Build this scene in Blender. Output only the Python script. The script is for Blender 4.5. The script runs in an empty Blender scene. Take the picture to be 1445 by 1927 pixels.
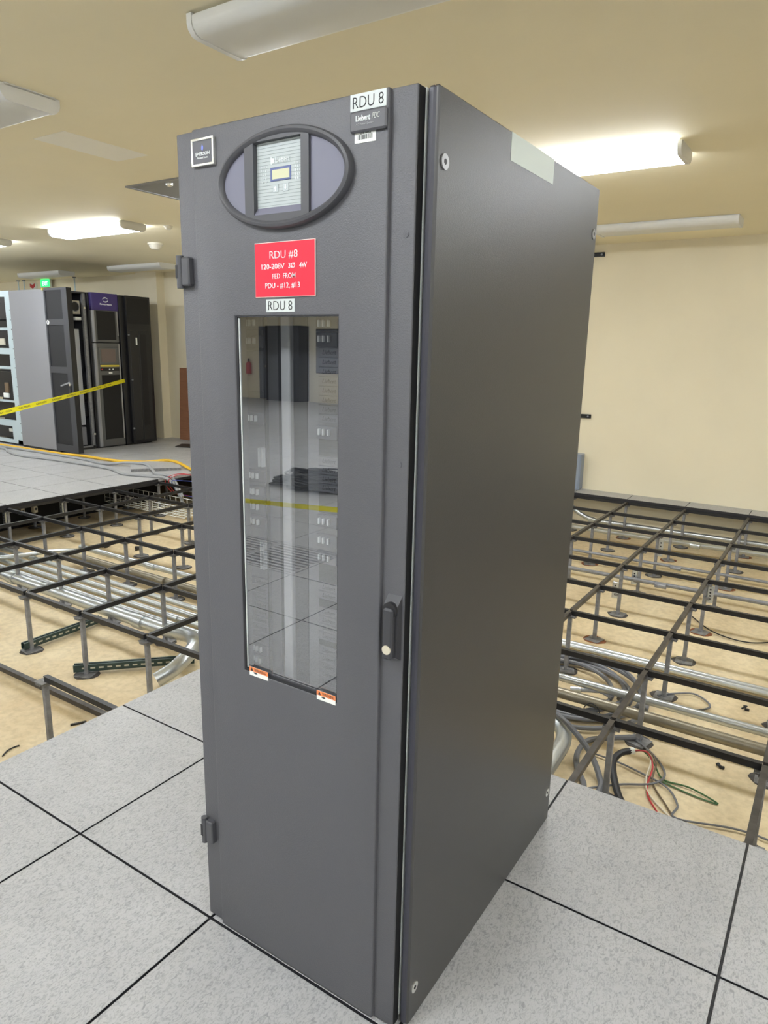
import bpy, bmesh, math, random
from mathutils import Vector, Matrix
random.seed(7)
SC = bpy.context.scene
COL = SC.collection
T = 0.6096                                   # raised floor module, 2 ft

# ------------------------------------------------------------------ camera
cam_d = bpy.data.cameras.new('camera'); cam = bpy.data.objects.new('camera', cam_d); COL.objects.link(cam)
CP = Vector((1.28964639, -1.12353249, 1.56250193)); YAW, PIT, ROLL = -0.579535516, -0.228551264, 0.0203642877
f = Vector((math.sin(YAW)*math.cos(PIT), math.cos(YAW)*math.cos(PIT), math.sin(PIT)))
r = f.cross(Vector((0, 0, 1))).normalized(); u = r.cross(f)
r2 = r*math.cos(ROLL) + u*math.sin(ROLL); u2 = -r*math.sin(ROLL) + u*math.cos(ROLL)
cam.matrix_world = Matrix(((r2.x, u2.x, -f.x, CP.x), (r2.y, u2.y, -f.y, CP.y), (r2.z, u2.z, -f.z, CP.z), (0, 0, 0, 1)))
cam_d.sensor_fit = 'VERTICAL'; cam_d.sensor_height = 24; cam_d.lens = 1310.858/1927*24
cam_d.clip_start = 0.05; cam_d.clip_end = 100
SC.camera = cam

# ------------------------------------------------------------------ world, exposure
w = bpy.data.worlds.new('world'); SC.world = w; w.use_nodes = True
w.node_tree.nodes['Background'].inputs[0].default_value = (0.5, 0.5, 0.5, 1)
w.node_tree.nodes['Background'].inputs[1].default_value = 0.0
SC.view_settings.view_transform = 'Standard'; SC.view_settings.look = 'None'
SC.view_settings.exposure = 1.15; SC.view_settings.gamma = 1.0; SC.view_settings.use_curve_mapping = False
LAMP = 15.0                                  # radiance of a lit ceiling-light diffuser

# ------------------------------------------------------------------ materials
def lin(c):
    return tuple((x/255/12.92 if x/255 <= .04045 else ((x/255+.055)/1.055)**2.4) for x in c)
MATS = {}
def mat(name, rgb, rough=.5, metal=0., var=0., vscale=6., bump=0., bscale=200., spec=.5, stretch=None):
    m = bpy.data.materials.new(name); m.use_nodes = True; nt = m.node_tree; b = nt.nodes['Principled BSDF']
    c = lin(rgb)
    b.inputs['Base Color'].default_value = (*c, 1); b.inputs['Roughness'].default_value = rough
    b.inputs['Metallic'].default_value = metal; b.inputs['Specular IOR Level'].default_value = spec
    tc = nt.nodes.new('ShaderNodeTexCoord')
    vec = tc.outputs['Object']
    if stretch:
        mp = nt.nodes.new('ShaderNodeMapping'); mp.inputs['Scale'].default_value = stretch
        nt.links.new(vec, mp.inputs['Vector']); vec = mp.outputs['Vector']
    if var > 0:
        n = nt.nodes.new('ShaderNodeTexNoise'); n.inputs['Scale'].default_value = vscale; n.inputs['Detail'].default_value = 5
        nt.links.new(vec, n.inputs['Vector'])
        rp = nt.nodes.new('ShaderNodeValToRGB')
        rp.color_ramp.elements[0].position = .3; rp.color_ramp.elements[1].position = .7
        rp.color_ramp.elements[0].color = (*[x*(1-var) for x in c], 1); rp.color_ramp.elements[1].color = (*[min(1, x*(1+var)) for x in c], 1)
        nt.links.new(n.outputs['Fac'], rp.inputs['Fac']); nt.links.new(rp.outputs['Color'], b.inputs['Base Color'])
    if bump > 0:
        n2 = nt.nodes.new('ShaderNodeTexNoise'); n2.inputs['Scale'].default_value = bscale; n2.inputs['Detail'].default_value = 2
        nt.links.new(vec, n2.inputs['Vector'])
        bp = nt.nodes.new('ShaderNodeBump'); bp.inputs['Strength'].default_value = bump; bp.inputs['Distance'].default_value = .002
        nt.links.new(n2.outputs['Fac'], bp.inputs['Height']); nt.links.new(bp.outputs['Normal'], b.inputs['Normal'])
    MATS[name] = m
    return m
def emit(name, rgb, strength):
    m = mat(name, rgb, .4); b = m.node_tree.nodes['Principled BSDF']
    b.inputs['Emission Color'].default_value = (*lin(rgb), 1); b.inputs['Emission Strength'].default_value = strength
    return m
M = MATS
mat('paint_wall', (231, 221, 193), .7, var=.03, vscale=1.2, bump=.1, bscale=120)
mat('paint_ceiling', (247, 237, 205), .75, var=.03, vscale=1.0)
mat('white_enamel', (226, 226, 222), .45)
mat('lens_off', (224, 224, 218), .35)
emit('lens_lit', (240, 246, 255), LAMP)
mat('black_steel', (34, 34, 36), .42, var=.25, vscale=18)
mat('bare_stringer', (74, 70, 66), .42, metal=.35, var=.3, vscale=22)
mat('zinc_post', (140, 141, 144), .45, metal=.3, var=.2, vscale=30)
mat('zinc_plate', (128, 127, 126), .5, metal=.3, var=.3, vscale=40, bump=.4, bscale=60)
mat('galvanised', (205, 210, 212), .32, metal=.85, var=.05, vscale=25, stretch=(1, 6, 6))
mat('dull_conduit', (150, 143, 126), .38, metal=.7, var=.12, vscale=12)
mat('adhesive', (70, 66, 62), .7, var=.3, vscale=60)
mat('rust_adhesive', (128, 78, 46), .8, var=.4, vscale=60)
mat('strut_green', (46, 66, 62), .45, var=.15, vscale=30)
mat('slot_light', (188, 184, 168), .6)
mat('cable_grey', (112, 113, 116), .5)
mat('cable_light', (150, 151, 152), .5)
mat('cable_black', (26, 26, 28), .5)
mat('hose_yellow', (226, 180, 44), .45)
mat('wire_red', (190, 52, 56), .5); mat('wire_white', (220, 212, 190), .5); mat('wire_green', (70, 110, 66), .5); mat('wire_blue', (44, 66, 150), .5)
mat('wire_brown', (110, 92, 70), .5)
mat('cab_door', (90, 90, 94), .46, bump=.35, bscale=420)
mat('cab_side', (66, 65, 64), .37, bump=.18, bscale=500)
mat('cab_dark', (34, 34, 38), .5); mat('cab_flange', (62, 62, 72), .4); mat('gap_black', (14, 14, 17), .7)
mat('bezel', (78, 78, 82), .42)
mat('wing', (118, 118, 134), .5)
mat('screen_plate', (182, 190, 190), .35)
mat('screen_line', (140, 150, 148), .4)
mat('print_white', (236, 240, 240), .5)
mat('print_black', (44, 48, 50), .5)
mat('lcd_frame', (92, 102, 148), .4); mat('lcd', (206, 206, 172), .3)
mat('button', (186, 194, 196), .4)
mat('chrome', (232, 232, 226), .25, metal=.85)
mat('plate_grey', (92, 92, 96), .5)
mat('logo_blue', (126, 140, 222), .4)
mat('label_silver', (206, 212, 210), .45, bump=.3, bscale=260)
mat('label_white', (238, 240, 234), .5)
mat('sign_red', (226, 26, 58), .4)
mat('sign_edge', (246, 220, 210), .5)
mat('strip_white', (214, 218, 216), .5)
mat('handle', (62, 62, 66), .42, bump=.15, bscale=600)
mat('brass_lock', (226, 218, 196), .35, metal=.4)
mat('warn_orange', (238, 140, 84), .5)
mat('interior_grey', (122, 124, 128), .55)
mat('interior_light', (198, 200, 202), .5)
mat('interior_dark', (52, 54, 58), .5)
mat('blank_grey', (112, 114, 120), .5)
mat('tape_label', (206, 216, 206), .45)
mat('wood', (150, 104, 76), .6, var=.12, vscale=5, stretch=(1, 1, 8))
mat('ups_grey', (138, 138, 142), .5)
mat('ups_dark', (62, 63, 68), .5)
mat('ups_mesh', (27, 28, 32), .6, bump=.5, bscale=900)
mat('ups_black', (25, 25, 28), .42)
mat('ups_black_mesh', (13, 13, 15), .6, bump=.5, bscale=900)
mat('ups_bezel', (92, 92, 90), .42)
mat('ups_trim', (150, 150, 150), .35, metal=.3)
mat('ups_purple', (62, 48, 110), .4)
mat('screen_brown', (112, 98, 92), .25)
mat('label_yellow', (214, 196, 70), .5)
mat('tape_yellow', (236, 226, 24), .4)
mat('frame_zinc', (196, 212, 218), .42, metal=.25)
mat('ivory', (196, 190, 172), .5)
mat('box_blue', (140, 150, 164), .45)
mat('access_panel', (142, 143, 140), .45)
mat('patch', (250, 246, 232), .7)
mat('smoke', (232, 228, 214), .5)
emit('exit_green', (30, 200, 90), 1.2)
emit('exit_white', (190, 240, 210), 1.0)
mat('crac_grey', (96, 100, 110), .5); mat('crac_black', (30, 32, 40), .5)
mat('door_glass_grey', (150, 160, 170), .3)

def tile_material():
    m = bpy.data.materials.new('floor_laminate'); m.use_nodes = True; nt = m.node_tree; b = nt.nodes['Principled BSDF']; L = nt.links
    tc = nt.nodes.new('ShaderNodeTexCoord'); oi = nt.nodes.new('ShaderNodeObjectInfo')
    ad = nt.nodes.new('ShaderNodeVectorMath'); ad.operation = 'ADD'
    sc = nt.nodes.new('ShaderNodeVectorMath'); sc.operation = 'SCALE'; sc.inputs[0].default_value = (7.3, 3.1, 0)
    L.new(oi.outputs['Random'], sc.inputs['Scale']); L.new(tc.outputs['Object'], ad.inputs[0]); L.new(sc.outputs[0], ad.inputs[1])
    n1 = nt.nodes.new('ShaderNodeTexNoise'); n1.inputs['Scale'].default_value = 120; n1.inputs['Detail'].default_value = 3; n1.inputs['Distortion'].default_value = 1.6
    n2 = nt.nodes.new('ShaderNodeTexNoise'); n2.inputs['Scale'].default_value = 6; n2.inputs['Detail'].default_value = 3
    mp = nt.nodes.new('ShaderNodeMapping'); mp.inputs['Scale'].default_value = (1.0, .55, 1); mp.inputs['Rotation'].default_value = (0, 0, .5)
    L.new(ad.outputs[0], mp.inputs['Vector']); L.new(mp.outputs[0], n1.inputs['Vector']); L.new(ad.outputs[0], n2.inputs['Vector'])
    r1 = nt.nodes.new('ShaderNodeValToRGB'); e = r1.color_ramp.elements
    e[0].position = .30; e[0].color = (*lin((150, 150, 151)), 1); e[1].position = .54; e[1].color = (*lin((184, 184, 184)), 1)
    L.new(n1.outputs['Fac'], r1.inputs['Fac'])
    mx = nt.nodes.new('ShaderNodeMix'); mx.data_type = 'RGBA'; mx.blend_type = 'MULTIPLY'; mx.inputs['Factor'].default_value = 1
    r2_ = nt.nodes.new('ShaderNodeValToRGB'); e = r2_.color_ramp.elements
    e[0].position = .3; e[0].color = (.9, .9, .9, 1); e[1].position = .7; e[1].color = (1, 1, 1, 1)
    L.new(n2.outputs['Fac'], r2_.inputs['Fac']); L.new(r1.outputs['Color'], mx.inputs['A']); L.new(r2_.outputs['Color'], mx.inputs['B'])
    L.new(mx.outputs['Result'], b.inputs['Base Color'])
    b.inputs['Roughness'].default_value = .42; b.inputs['Specular IOR Level'].default_value = .4
    M['floor_laminate'] = m
tile_material()
def concrete_material():
    m = bpy.data.materials.new('sealed_concrete'); m.use_nodes = True; nt = m.node_tree; b = nt.nodes['Principled BSDF']; L = nt.links
    tc = nt.nodes.new('ShaderNodeTexCoord')
    n1 = nt.nodes.new('ShaderNodeTexNoise'); n1.inputs['Scale'].default_value = 1.6; n1.inputs['Detail'].default_value = 6; n1.inputs['Roughness'].default_value = .65
    n2 = nt.nodes.new('ShaderNodeTexNoise'); n2.inputs['Scale'].default_value = 30; n2.inputs['Detail'].default_value = 5
    L.new(tc.outputs['Object'], n1.inputs['Vector']); L.new(tc.outputs['Object'], n2.inputs['Vector'])
    r1 = nt.nodes.new('ShaderNodeValToRGB'); e = r1.color_ramp.elements
    e[0].position = .3; e[0].color = (*lin((208, 186, 146)), 1); e[1].position = .7; e[1].color = (*lin((230, 214, 178)), 1)
    L.new(n1.outputs['Fac'], r1.inputs['Fac'])
    r2_ = nt.nodes.new('ShaderNodeValToRGB'); e = r2_.color_ramp.elements
    e[0].position = .35; e[0].color = (.86, .85, .83, 1); e[1].position = .6; e[1].color = (1, 1, 1, 1)
    L.new(n2.outputs['Fac'], r2_.inputs['Fac'])
    mx = nt.nodes.new('ShaderNodeMix'); mx.data_type = 'RGBA'; mx.blend_type = 'MULTIPLY'; mx.inputs['Factor'].default_value = 1
    L.new(r1.outputs['Color'], mx.inputs['A']); L.new(r2_.outputs['Color'], mx.inputs['B']); L.new(mx.outputs['Result'], b.inputs['Base Color'])
    b.inputs['Roughness'].default_value = .5; b.inputs['Specular IOR Level'].default_value = .35
    M['sealed_concrete'] = m
concrete_material()
def glass_material():
    m = bpy.data.materials.new('tinted_glass'); m.use_nodes = True; nt = m.node_tree; nt.nodes.remove(nt.nodes['Principled BSDF'])
    o = nt.nodes['Material Output']
    t = nt.nodes.new('ShaderNodeBsdfTransparent'); t.inputs[0].default_value = (.95, .955, .96, 1)
    g = nt.nodes.new('ShaderNodeBsdfGlossy'); g.inputs['Roughness'].default_value = .0; g.inputs['Color'].default_value = (.95, .96, 1, 1)
    fr = nt.nodes.new('ShaderNodeFresnel'); fr.inputs['IOR'].default_value = 3.7
    mx = nt.nodes.new('ShaderNodeMixShader')
    ge = nt.nodes.new('ShaderNodeNewGeometry'); iv = nt.nodes.new('ShaderNodeMath'); iv.operation = 'SUBTRACT'; iv.inputs[0].default_value = 1
    nt.links.new(ge.outputs['Backfacing'], iv.inputs[1])
    mu = nt.nodes.new('ShaderNodeMath'); mu.operation = 'MULTIPLY'; nt.links.new(fr.outputs[0], mu.inputs[0]); nt.links.new(iv.outputs[0], mu.inputs[1])
    nt.links.new(mu.outputs[0], mx.inputs[0]); nt.links.new(t.outputs[0], mx.inputs[1]); nt.links.new(g.outputs[0], mx.inputs[2]); nt.links.new(mx.outputs[0], o.inputs[0])
    M['tinted_glass'] = m
glass_material()

# ------------------------------------------------------------------ mesh helpers
WL = {}                                      # world location of every thing and part
def tag(o, label=None, cat=None, group=None, kind=None):
    if label: o['label'] = label
    if cat: o['category'] = cat
    if group: o['group'] = group
    if kind: o['kind'] = kind
    return o
def empty(name, loc, label=None, cat=None, group=None, kind=None):
    o = bpy.data.objects.new(name, None); COL.objects.link(o); o.location = loc; o.empty_display_size = .1
    WL[o] = Vector(loc)
    return tag(o, label, cat, group, kind)
class MB:
    def __init__(s): s.v = []; s.f = []
    def add(s, vs, fs):
        n = len(s.v); s.v += [tuple(p) for p in vs]; s.f += [tuple(i+n for i in q) for q in fs]; return s
    def box(s, x0, x1, y0, y1, z0, z1, b=0.):
        if b > 0:
            bm = bmesh.new(); bmesh.ops.create_cube(bm, size=1)
            for v in bm.verts: v.co = Vector((x0 if v.co.x < 0 else x1, y0 if v.co.y < 0 else y1, z0 if v.co.z < 0 else z1))
            bmesh.ops.bevel(bm, geom=bm.edges[:], offset=b, segments=2 if b > .004 else 1, profile=.5, affect='EDGES')
            bm.verts.index_update(); s.add([v.co for v in bm.verts], [[v.index for v in q.verts] for q in bm.faces]); bm.free(); return s
        return s.add([(x0,y0,z0),(x1,y0,z0),(x1,y1,z0),(x0,y1,z0),(x0,y0,z1),(x1,y0,z1),(x1,y1,z1),(x0,y1,z1)],
                     [(0,3,2,1),(4,5,6,7),(0,1,5,4),(1,2,6,5),(2,3,7,6),(3,0,4,7)])
    def tube(s, pts, r, n=10, closed=False):
        P = [Vector(p) for p in pts]; k = len(P); R = r if isinstance(r, (list, tuple)) else [r]*k
        up = None; rings = []
        for i in range(k):
            if closed: t = P[(i+1) % k]-P[i-1]
            else: t = P[min(i+1, k-1)]-P[max(i-1, 0)]
            t.normalize()
            if up is None: up = Vector((0, 0, 1)) if abs(t.z) < .9 else Vector((1, 0, 0))
            a = (up - t*up.dot(t)).normalized(); bb = t.cross(a); up = a
            rings.append([P[i]+(a*math.cos(2*math.pi*j/n)+bb*math.sin(2*math.pi*j/n))*R[i] for j in range(n)])
        vs = [p for q in rings for p in q]; fs = []
        for i in range(k if closed else k-1):
            i2 = (i+1) % k
            for j in range(n): fs.append((i*n+j, i*n+(j+1) % n, i2*n+(j+1) % n, i2*n+j))
        if not closed: fs += [tuple(range(n))[::-1], tuple((k-1)*n+j for j in range(n))]
        return s.add(vs, fs)
    def cyl(s, a, b, r, n=16): return s.tube([a, b], r, n)
    def prism(s, poly, axis, a, b):
        # poly: list of 2d points; axis 'x' -> (y,z), 'y' -> (x,z), 'z' -> (x,y)
        def p3(p, t): return {'x': (t, p[0], p[1]), 'y': (p[0], t, p[1]), 'z': (p[0], p[1], t)}[axis]
        n = len(poly); vs = [p3(p, a) for p in poly]+[p3(p, b) for p in poly]
        return s.add(vs, [tuple(range(n)), tuple(range(n, 2*n))[::-1]]+[(i, i+n, (i+1) % n+n, (i+1) % n) for i in range(n)])
    def bar(s, a, b, wd, h):                 # rectangular bar between two points, wd sideways, h upright
        a = Vector(a); b = Vector(b); t = (b-a).normalized(); sd = t.cross(Vector((0, 0, 1)))
        sd = sd.normalized() if sd.length > 1e-4 else Vector((1, 0, 0)); up = sd.cross(t)
        vs = [p+sd*(wd/2*i)+up*(h/2*j) for p in (a, b) for i, j in ((-1,-1),(1,-1),(1,1),(-1,1))]
        return s.add(vs, [(0,1,2,3),(7,6,5,4),(0,4,5,1),(1,5,6,2),(2,6,7,3),(3,7,4,0)])
    def mesh(s, name, m, off=(0, 0, 0), smooth=True):
        me = bpy.data.meshes.new(name); o = Vector(off)
        me.from_pydata([tuple(Vector(p)-o) for p in s.v], [], s.f)
        bm = bmesh.new(); bm.from_mesh(me); bmesh.ops.recalc_face_normals(bm, faces=bm.faces[:]); bm.to_mesh(me); bm.free()
        me.materials.append(M[m]); 
        if smooth:
            me.shade_smooth(); me.set_sharp_from_angle(angle=math.radians(35))
        return me
    def build(s, name, m, parent=None, label=None, cat=None, group=None, kind=None, loc=None, smooth=True):
        off = WL[parent] if parent is not None else Vector(loc or (0, 0, 0))
        o = bpy.data.objects.new(name, s.mesh(name, m, off, smooth)); COL.objects.link(o)
        if parent is not None: o.parent = parent
        else: o.location = off
        WL[o] = Vector(off)
        return tag(o, label, cat, group, kind)
def inst(name, me, loc, parent=None, rz=0., **k):
    o = bpy.data.objects.new(name, me); COL.objects.link(o); p = WL[parent] if parent is not None else Vector((0, 0, 0))
    if parent is not None: o.parent = parent
    o.location = Vector(loc)-p; o.rotation_euler = (0, 0, rz); WL[o] = Vector(loc)
    return tag(o, **k)
def smooth_path(pts, n=8, closed=False):
    P = [Vector(p) for p in pts]; out = []; k = len(P)
    for i in range(k if closed else k-1):
        if closed: a, b, c, d = P[i-1], P[i], P[(i+1) % k], P[(i+2) % k]
        else: a, b, c, d = P[max(i-1, 0)], P[i], P[i+1], P[min(i+2, k-1)]
        for j in range(n):
            t = j/n; out.append(.5*((2*b)+(c-a)*t+(2*a-5*b+4*c-d)*t*t+(3*b-a-3*c+d)*t**3))
    if not closed: out.append(P[-1])
    return out
def text(name, body, m, parent, x0, x1, z0, z1, pos, face='-y', depth=.0006, bold=0., shear=0., fit=True):
    """lettering filling the rectangle x0..x1 (or y0..y1) by z0..z1 on a plane at pos"""
    c = bpy.data.curves.new(name, 'FONT'); c.body = body; c.size = 1; c.extrude = 0.; c.offset = bold; c.shear = shear; c.resolution_u = 3
    o = bpy.data.objects.new(name, c); COL.objects.link(o)
    bpy.context.view_layer.update()
    me = bpy.data.meshes.new_from_object(o.evaluated_get(bpy.context.evaluated_depsgraph_get()))
    bpy.data.objects.remove(o); bpy.data.curves.remove(c)
    bm = bmesh.new(); bm.from_mesh(me)
    xs = [v.co.x for v in bm.verts]; ys = [v.co.y for v in bm.verts]
    ax, bx, ay, by = min(xs), max(xs), min(ys), max(ys)
    ext = bmesh.ops.extrude_face_region(bm, geom=bm.faces[:])
    top = {e for e in ext['geom'] if isinstance(e, bmesh.types.BMVert)}
    off = WL[parent]
    for v in bm.verts:
        h = x0+(v.co.x-ax)/(bx-ax)*(x1-x0); z = z0+(v.co.y-ay)/(by-ay)*(z1-z0); d = depth if v in top else 0.
        p = Vector((h, pos-d, z)) if face == '-y' else Vector((pos+d, h, z))
        v.co = p-off
    bmesh.ops.recalc_face_normals(bm, faces=bm.faces[:])
    bm.to_mesh(me); bm.free(); me.materials.clear(); me.materials.append(M[m]); me.name = name
    o = bpy.data.objects.new(name, me); COL.objects.link(o); o.parent = parent; WL[o] = Vector(off)
    return o

# ================================================================== THE SETTING
CEIL = 2.745; SLAB = -.45; RX0, RX1, RY0, RY1 = -16.0, 16*T, -15.4, 7.0
def struct(name, mb, m, **k): return mb.build(name, m, kind='structure', **k)
struct('floor', MB().box(RX0, RX1, RY0, RY1, SLAB-.1, SLAB), 'sealed_concrete', label='bare tan concrete slab under the raised floor')
struct('ceiling', MB().box(RX0-.2, RX1+.2, RY0-.2, RY1+.2, CEIL, CEIL+.1), 'paint_ceiling', label='flat tan painted ceiling')
wb = struct('wall_back', MB().box(RX0, RX1, RY1, RY1+.2, SLAB, CEIL), 'paint_wall', label='cream painted wall behind the open floor')
MB().box(-9.03, -8.5, 6.84, 7.0, SLAB, CEIL).build('pilaster', 'paint_wall', wb)
struct('wall_left', MB().box(RX0-.2, RX0, RY0, RY1, SLAB, CEIL), 'paint_wall', label='far cream wall at the left end')
struct('wall_front', MB().box(RX0, RX1, RY0-.2, RY0, SLAB, CEIL), 'paint_wall', label='cream wall behind the camera')
struct('wall_right', MB().box(RX1, RX1+.2, RY0, RY1, SLAB, CEIL), 'paint_wall', label='cream wall right of the camera')

# raised floor: laminate panels on a grid of stringers and pedestals ------------
def hole(i, j):                               # i, j = cell index (cell spans i..i+1 , j..j+1 in modules)
    if j >= 2 and j < 11 and -9 <= i < 6 and not (j >= 8 and i < -6): return True
    if 0 <= j < 2 and -9 <= i < -2: return True
    return False
rf = empty('raised_floor', (0, 0, 0), 'pale speckled laminate panels of the raised floor', kind='structure')
g = .0038
def tile_mesh(nm, wx, wy):
    mb = MB().box(g, wx-g, g, wy-g, -.006, 0, .0012).box(.0003, wx-.0003, .0003, wy-.0003, -.03, -.0055); me = mb.mesh(nm, 'floor_laminate', smooth=False)
    me.materials.append(M['cab_dark'])
    for p in me.polygons:
        if abs(p.normal.z) < .3 or p.center.z < -.003: p.material_index = 1
    return me
tm = tile_mesh('floor_panel', T, T); tm_cut = tile_mesh('cut_floor_panel', T, RY1-11*T)
cells = []
for i in range(-26, 16):
    for j in range(-25, 12):
        if hole(i, j): continue
        if i in (-4, -5) and j == -5: continue      # perforated panel goes here
        cells.append((math.hypot((i+.5)*T-CP.x, (j+.5)*T-CP.y) + (4 if j < -4 else 0) + (0 if (j >= 0 or i > -4) else 2.5), i, j))
cells.sort()
rest = MB()
for k, (d, i, j) in enumerate(cells):
    if k < 300: inst('floor_tile', tm if j < 11 else tm_cut, (i*T, j*T, 0), rf)
    else: rest.box(i*T+g, (i+1)*T-g, j*T+g, min((j+1)*T-g, RY1), -.03, 0)
rest.build('distant_floor_tiles', 'floor_laminate', rf, kind='stuff', smooth=False)
# perforated panel mirrored in the cabinet window
for gi in (-4, -5):
    pt = MB(); x0, y0 = gi*T, -5*T
    pt.box(x0+g, x0+.03, y0+g, y0+T-g, -.03, 0).box(x0+T-.03, x0+T-g, y0+g, y0+T-g, -.03, 0).box(x0+.03, x0+T-.03, y0+g, y0+.03, -.03, 0).box(x0+.03, x0+T-.03, y0+T-.03, y0+T-g, -.03, 0)
    k = y0+.05
    while k < y0+T-.05:
        pt.box(x0+.03, x0+T-.03, k, k+.028, -.02, -.001); k += .054
    pt.build('grate_tile', 'floor_laminate', rf, label='slotted airflow floor panel')

# understructure
fg = empty('floor_grid', (0, 0, SLAB), 'bare stringer grid on pedestals where the floor panels are lifted out', 'floor grid')
sx = MB().box(.012, T-.012, -.0105, .0105, -.062, -.0305, .002).box(.012, T-.012, -.0125, .0125, -.0345, -.0302)
sy = MB().box(-.0105, .0105, .012, T-.012, -.062, -.0305, .002).box(-.0125, .0125, .012, T-.012, -.0345, -.0302)
me_sx = sx.mesh('stringer', 'black_steel', smooth=False); me_sy = sy.mesh('stringer', 'bare_stringer', smooth=False); me_sy2 = sy.mesh('stringer', 'black_steel', smooth=False)
post = MB().box(-.0125, .0125, -.0125, .0125, SLAB+.02, -.085, .002).cyl((0, 0, SLAB+.004), (0, 0, SLAB+.03), .016, 10).cyl((0, 0, -.09), (0, 0, -.062), .009, 10)
me_post = post.mesh('pedestal', 'zinc_post')
head = MB().box(-.036, .036, -.036, .036, -.0665, -.0622, .001)
for a in (-1, 1):
    head.box(a*.026-.012, a*.026+.012, -.02, .02, -.078, -.0665).box(-.02, .02, a*.026-.012, a*.026+.012, -.0765, -.0665)
head.cyl((0, 0, -.082), (0, 0, -.066), .02, 12)
me_head = head.mesh('pedestal_head', 'zinc_plate')
def base_mesh(seed, m):
    rr = random.Random(seed); mb = MB().box(-.054, .054, -.054, .054, SLAB+.004, SLAB+.008, .0015)
    n = 14; poly = []
    for i in range(n):
        a = 2*math.pi*i/n; rad = .068+.014*rr.random(); poly.append((rad*math.cos(a)*1.05, rad*math.sin(a)*.95))
    mb2 = MB().prism(poly, 'z', SLAB+.0005, SLAB+.004)
    return mb.mesh('base_plate', 'zinc_plate'), mb2.mesh('adhesive_pad', m)
bases = [base_mesh(s, 'rust_adhesive' if s in (2,) else 'adhesive') for s in range(4)]
def need_node(i, j):
    return any(hole(a, b) for a in (i-1, i) for b in (j-1, j))
nodes = set()
for i in range(-10, 8):
    for j in range(0, 12):
        if i < -3 and j < 2: continue
        if i == -3 and j == 0: continue
        if (need_node(i, j) and i <= 6) or (i == -10 and 3 <= j <= 8):
            nodes.add((i, j))
bc = 0
for (i, j) in sorted(nodes):
    p = inst('pedestal', me_post, (i*T, j*T, 0), fg)
    inst('pedestal_head', me_head, (i*T, j*T, 0), p)
    rusty = (i >= -1 and j >= 6 and (i+j) % 2 == 0)
    b_ = bases[2] if rusty else bases[(i*3+j) % 2*3 if (i+j) % 3 else 1]
    rz = random.uniform(-.5, .5)
    inst('base_plate', b_[0], (i*T, j*T, 0), p, rz); inst('adhesive_pad', b_[1], (i*T, j*T, 0), p, rz)
for (i, j) in sorted(nodes):
    if (i+1, j) in nodes and (hole(i, j) or hole(i, j-1)): inst('stringer', me_sx, (i*T, j*T, 0), fg)
    if (i, j+1) in nodes and (hole(i, j) or hole(i-1, j)) and not (i == -3 and j < 2):
        inst('stringer', me_sy if i >= -2 else me_sy2, (i*T, j*T, 0), fg)

# ================================================================== CEILING LIGHTS
PROF = [(-.148, 0), (-.148, -.034), (-.142, -.052), (-.126, -.068), (-.105, -.074), (.105, -.074), (.126, -.068), (.142, -.052), (.148, -.034), (.148, 0)]
LEN = 1.23
hous = MB().box(.0, LEN, -.128, .128, -.012, 0)
me_h = hous.mesh('housing', 'white_enamel', smooth=False)
lens = MB().prism([(a*.985, b-.012 if b == 0 else b) for a, b in PROF], 'x', .022, LEN-.022)
me_on = lens.mesh('diffuser', 'lens_lit'); me_off = lens.mesh('diffuser', 'lens_off')
capm = MB().prism([(a*1.015, b*1.02-.002 if b < 0 else b-.004) for a, b in PROF], 'x', 0, .024).mesh('end_cap', 'white_enamel')
def fixture(xr, y, lit, label, group=None):
    t = empty('ceiling_light', (xr-LEN, y, CEIL), label, 'ceiling light', group)
    inst('housing', me_h, (xr-LEN, y, CEIL), t)
    inst('diffuser', me_on if lit else me_off, (xr-LEN, y, CEIL), t)
    inst('end_cap', capm, (xr-LEN, y, CEIL), t); inst('end_cap', capm, (xr-.024, y, CEIL), t)
fixture(.31, 1.02, False, 'unlit ceiling light at the top edge above the cabinet door')
fixture(-2.2, 1.03, False, 'unlit ceiling light cut off by the left edge of the photo')
fixture(.31, 3.485, True, 'glowing ceiling light right of the cabinet top')
fixture(-4.85, 3.63, True, 'glowing ceiling light above the equipment row at the left')
fixture(-7.25, 3.60, True, 'glowing ceiling light just showing at the left edge')
fixture(.30, 5.925, False, 'unlit ceiling light along the back wall right of the cabinet')
fixture(-7.35, 6.13, False, 'unlit ceiling light above the plywood board by the door hinge')
fixture(-9.93, 6.17, False, 'unlit ceiling light above the green exit sign')
GH = 'assumed ceiling lights outside the picture'
for xr, y in [(-2.3, 3.55), (2.8, 3.485), (5.3, 3.485), (7.8, 3.485)] + [(xr, y) for y in (-1.4, -6.3, -11.2) for xr in (7.8, 5.3, 2.8, .31, -2.2, -4.85, -7.3, -9.9, -12.5)] + [(-9.9, 3.6), (-12.5, 3.6)]:  # unseen lights; the rightmost columns are added to brighten the right side
    fixture(xr, y, True, 'assumed lit ceiling light hidden from this view', GH)

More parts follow.
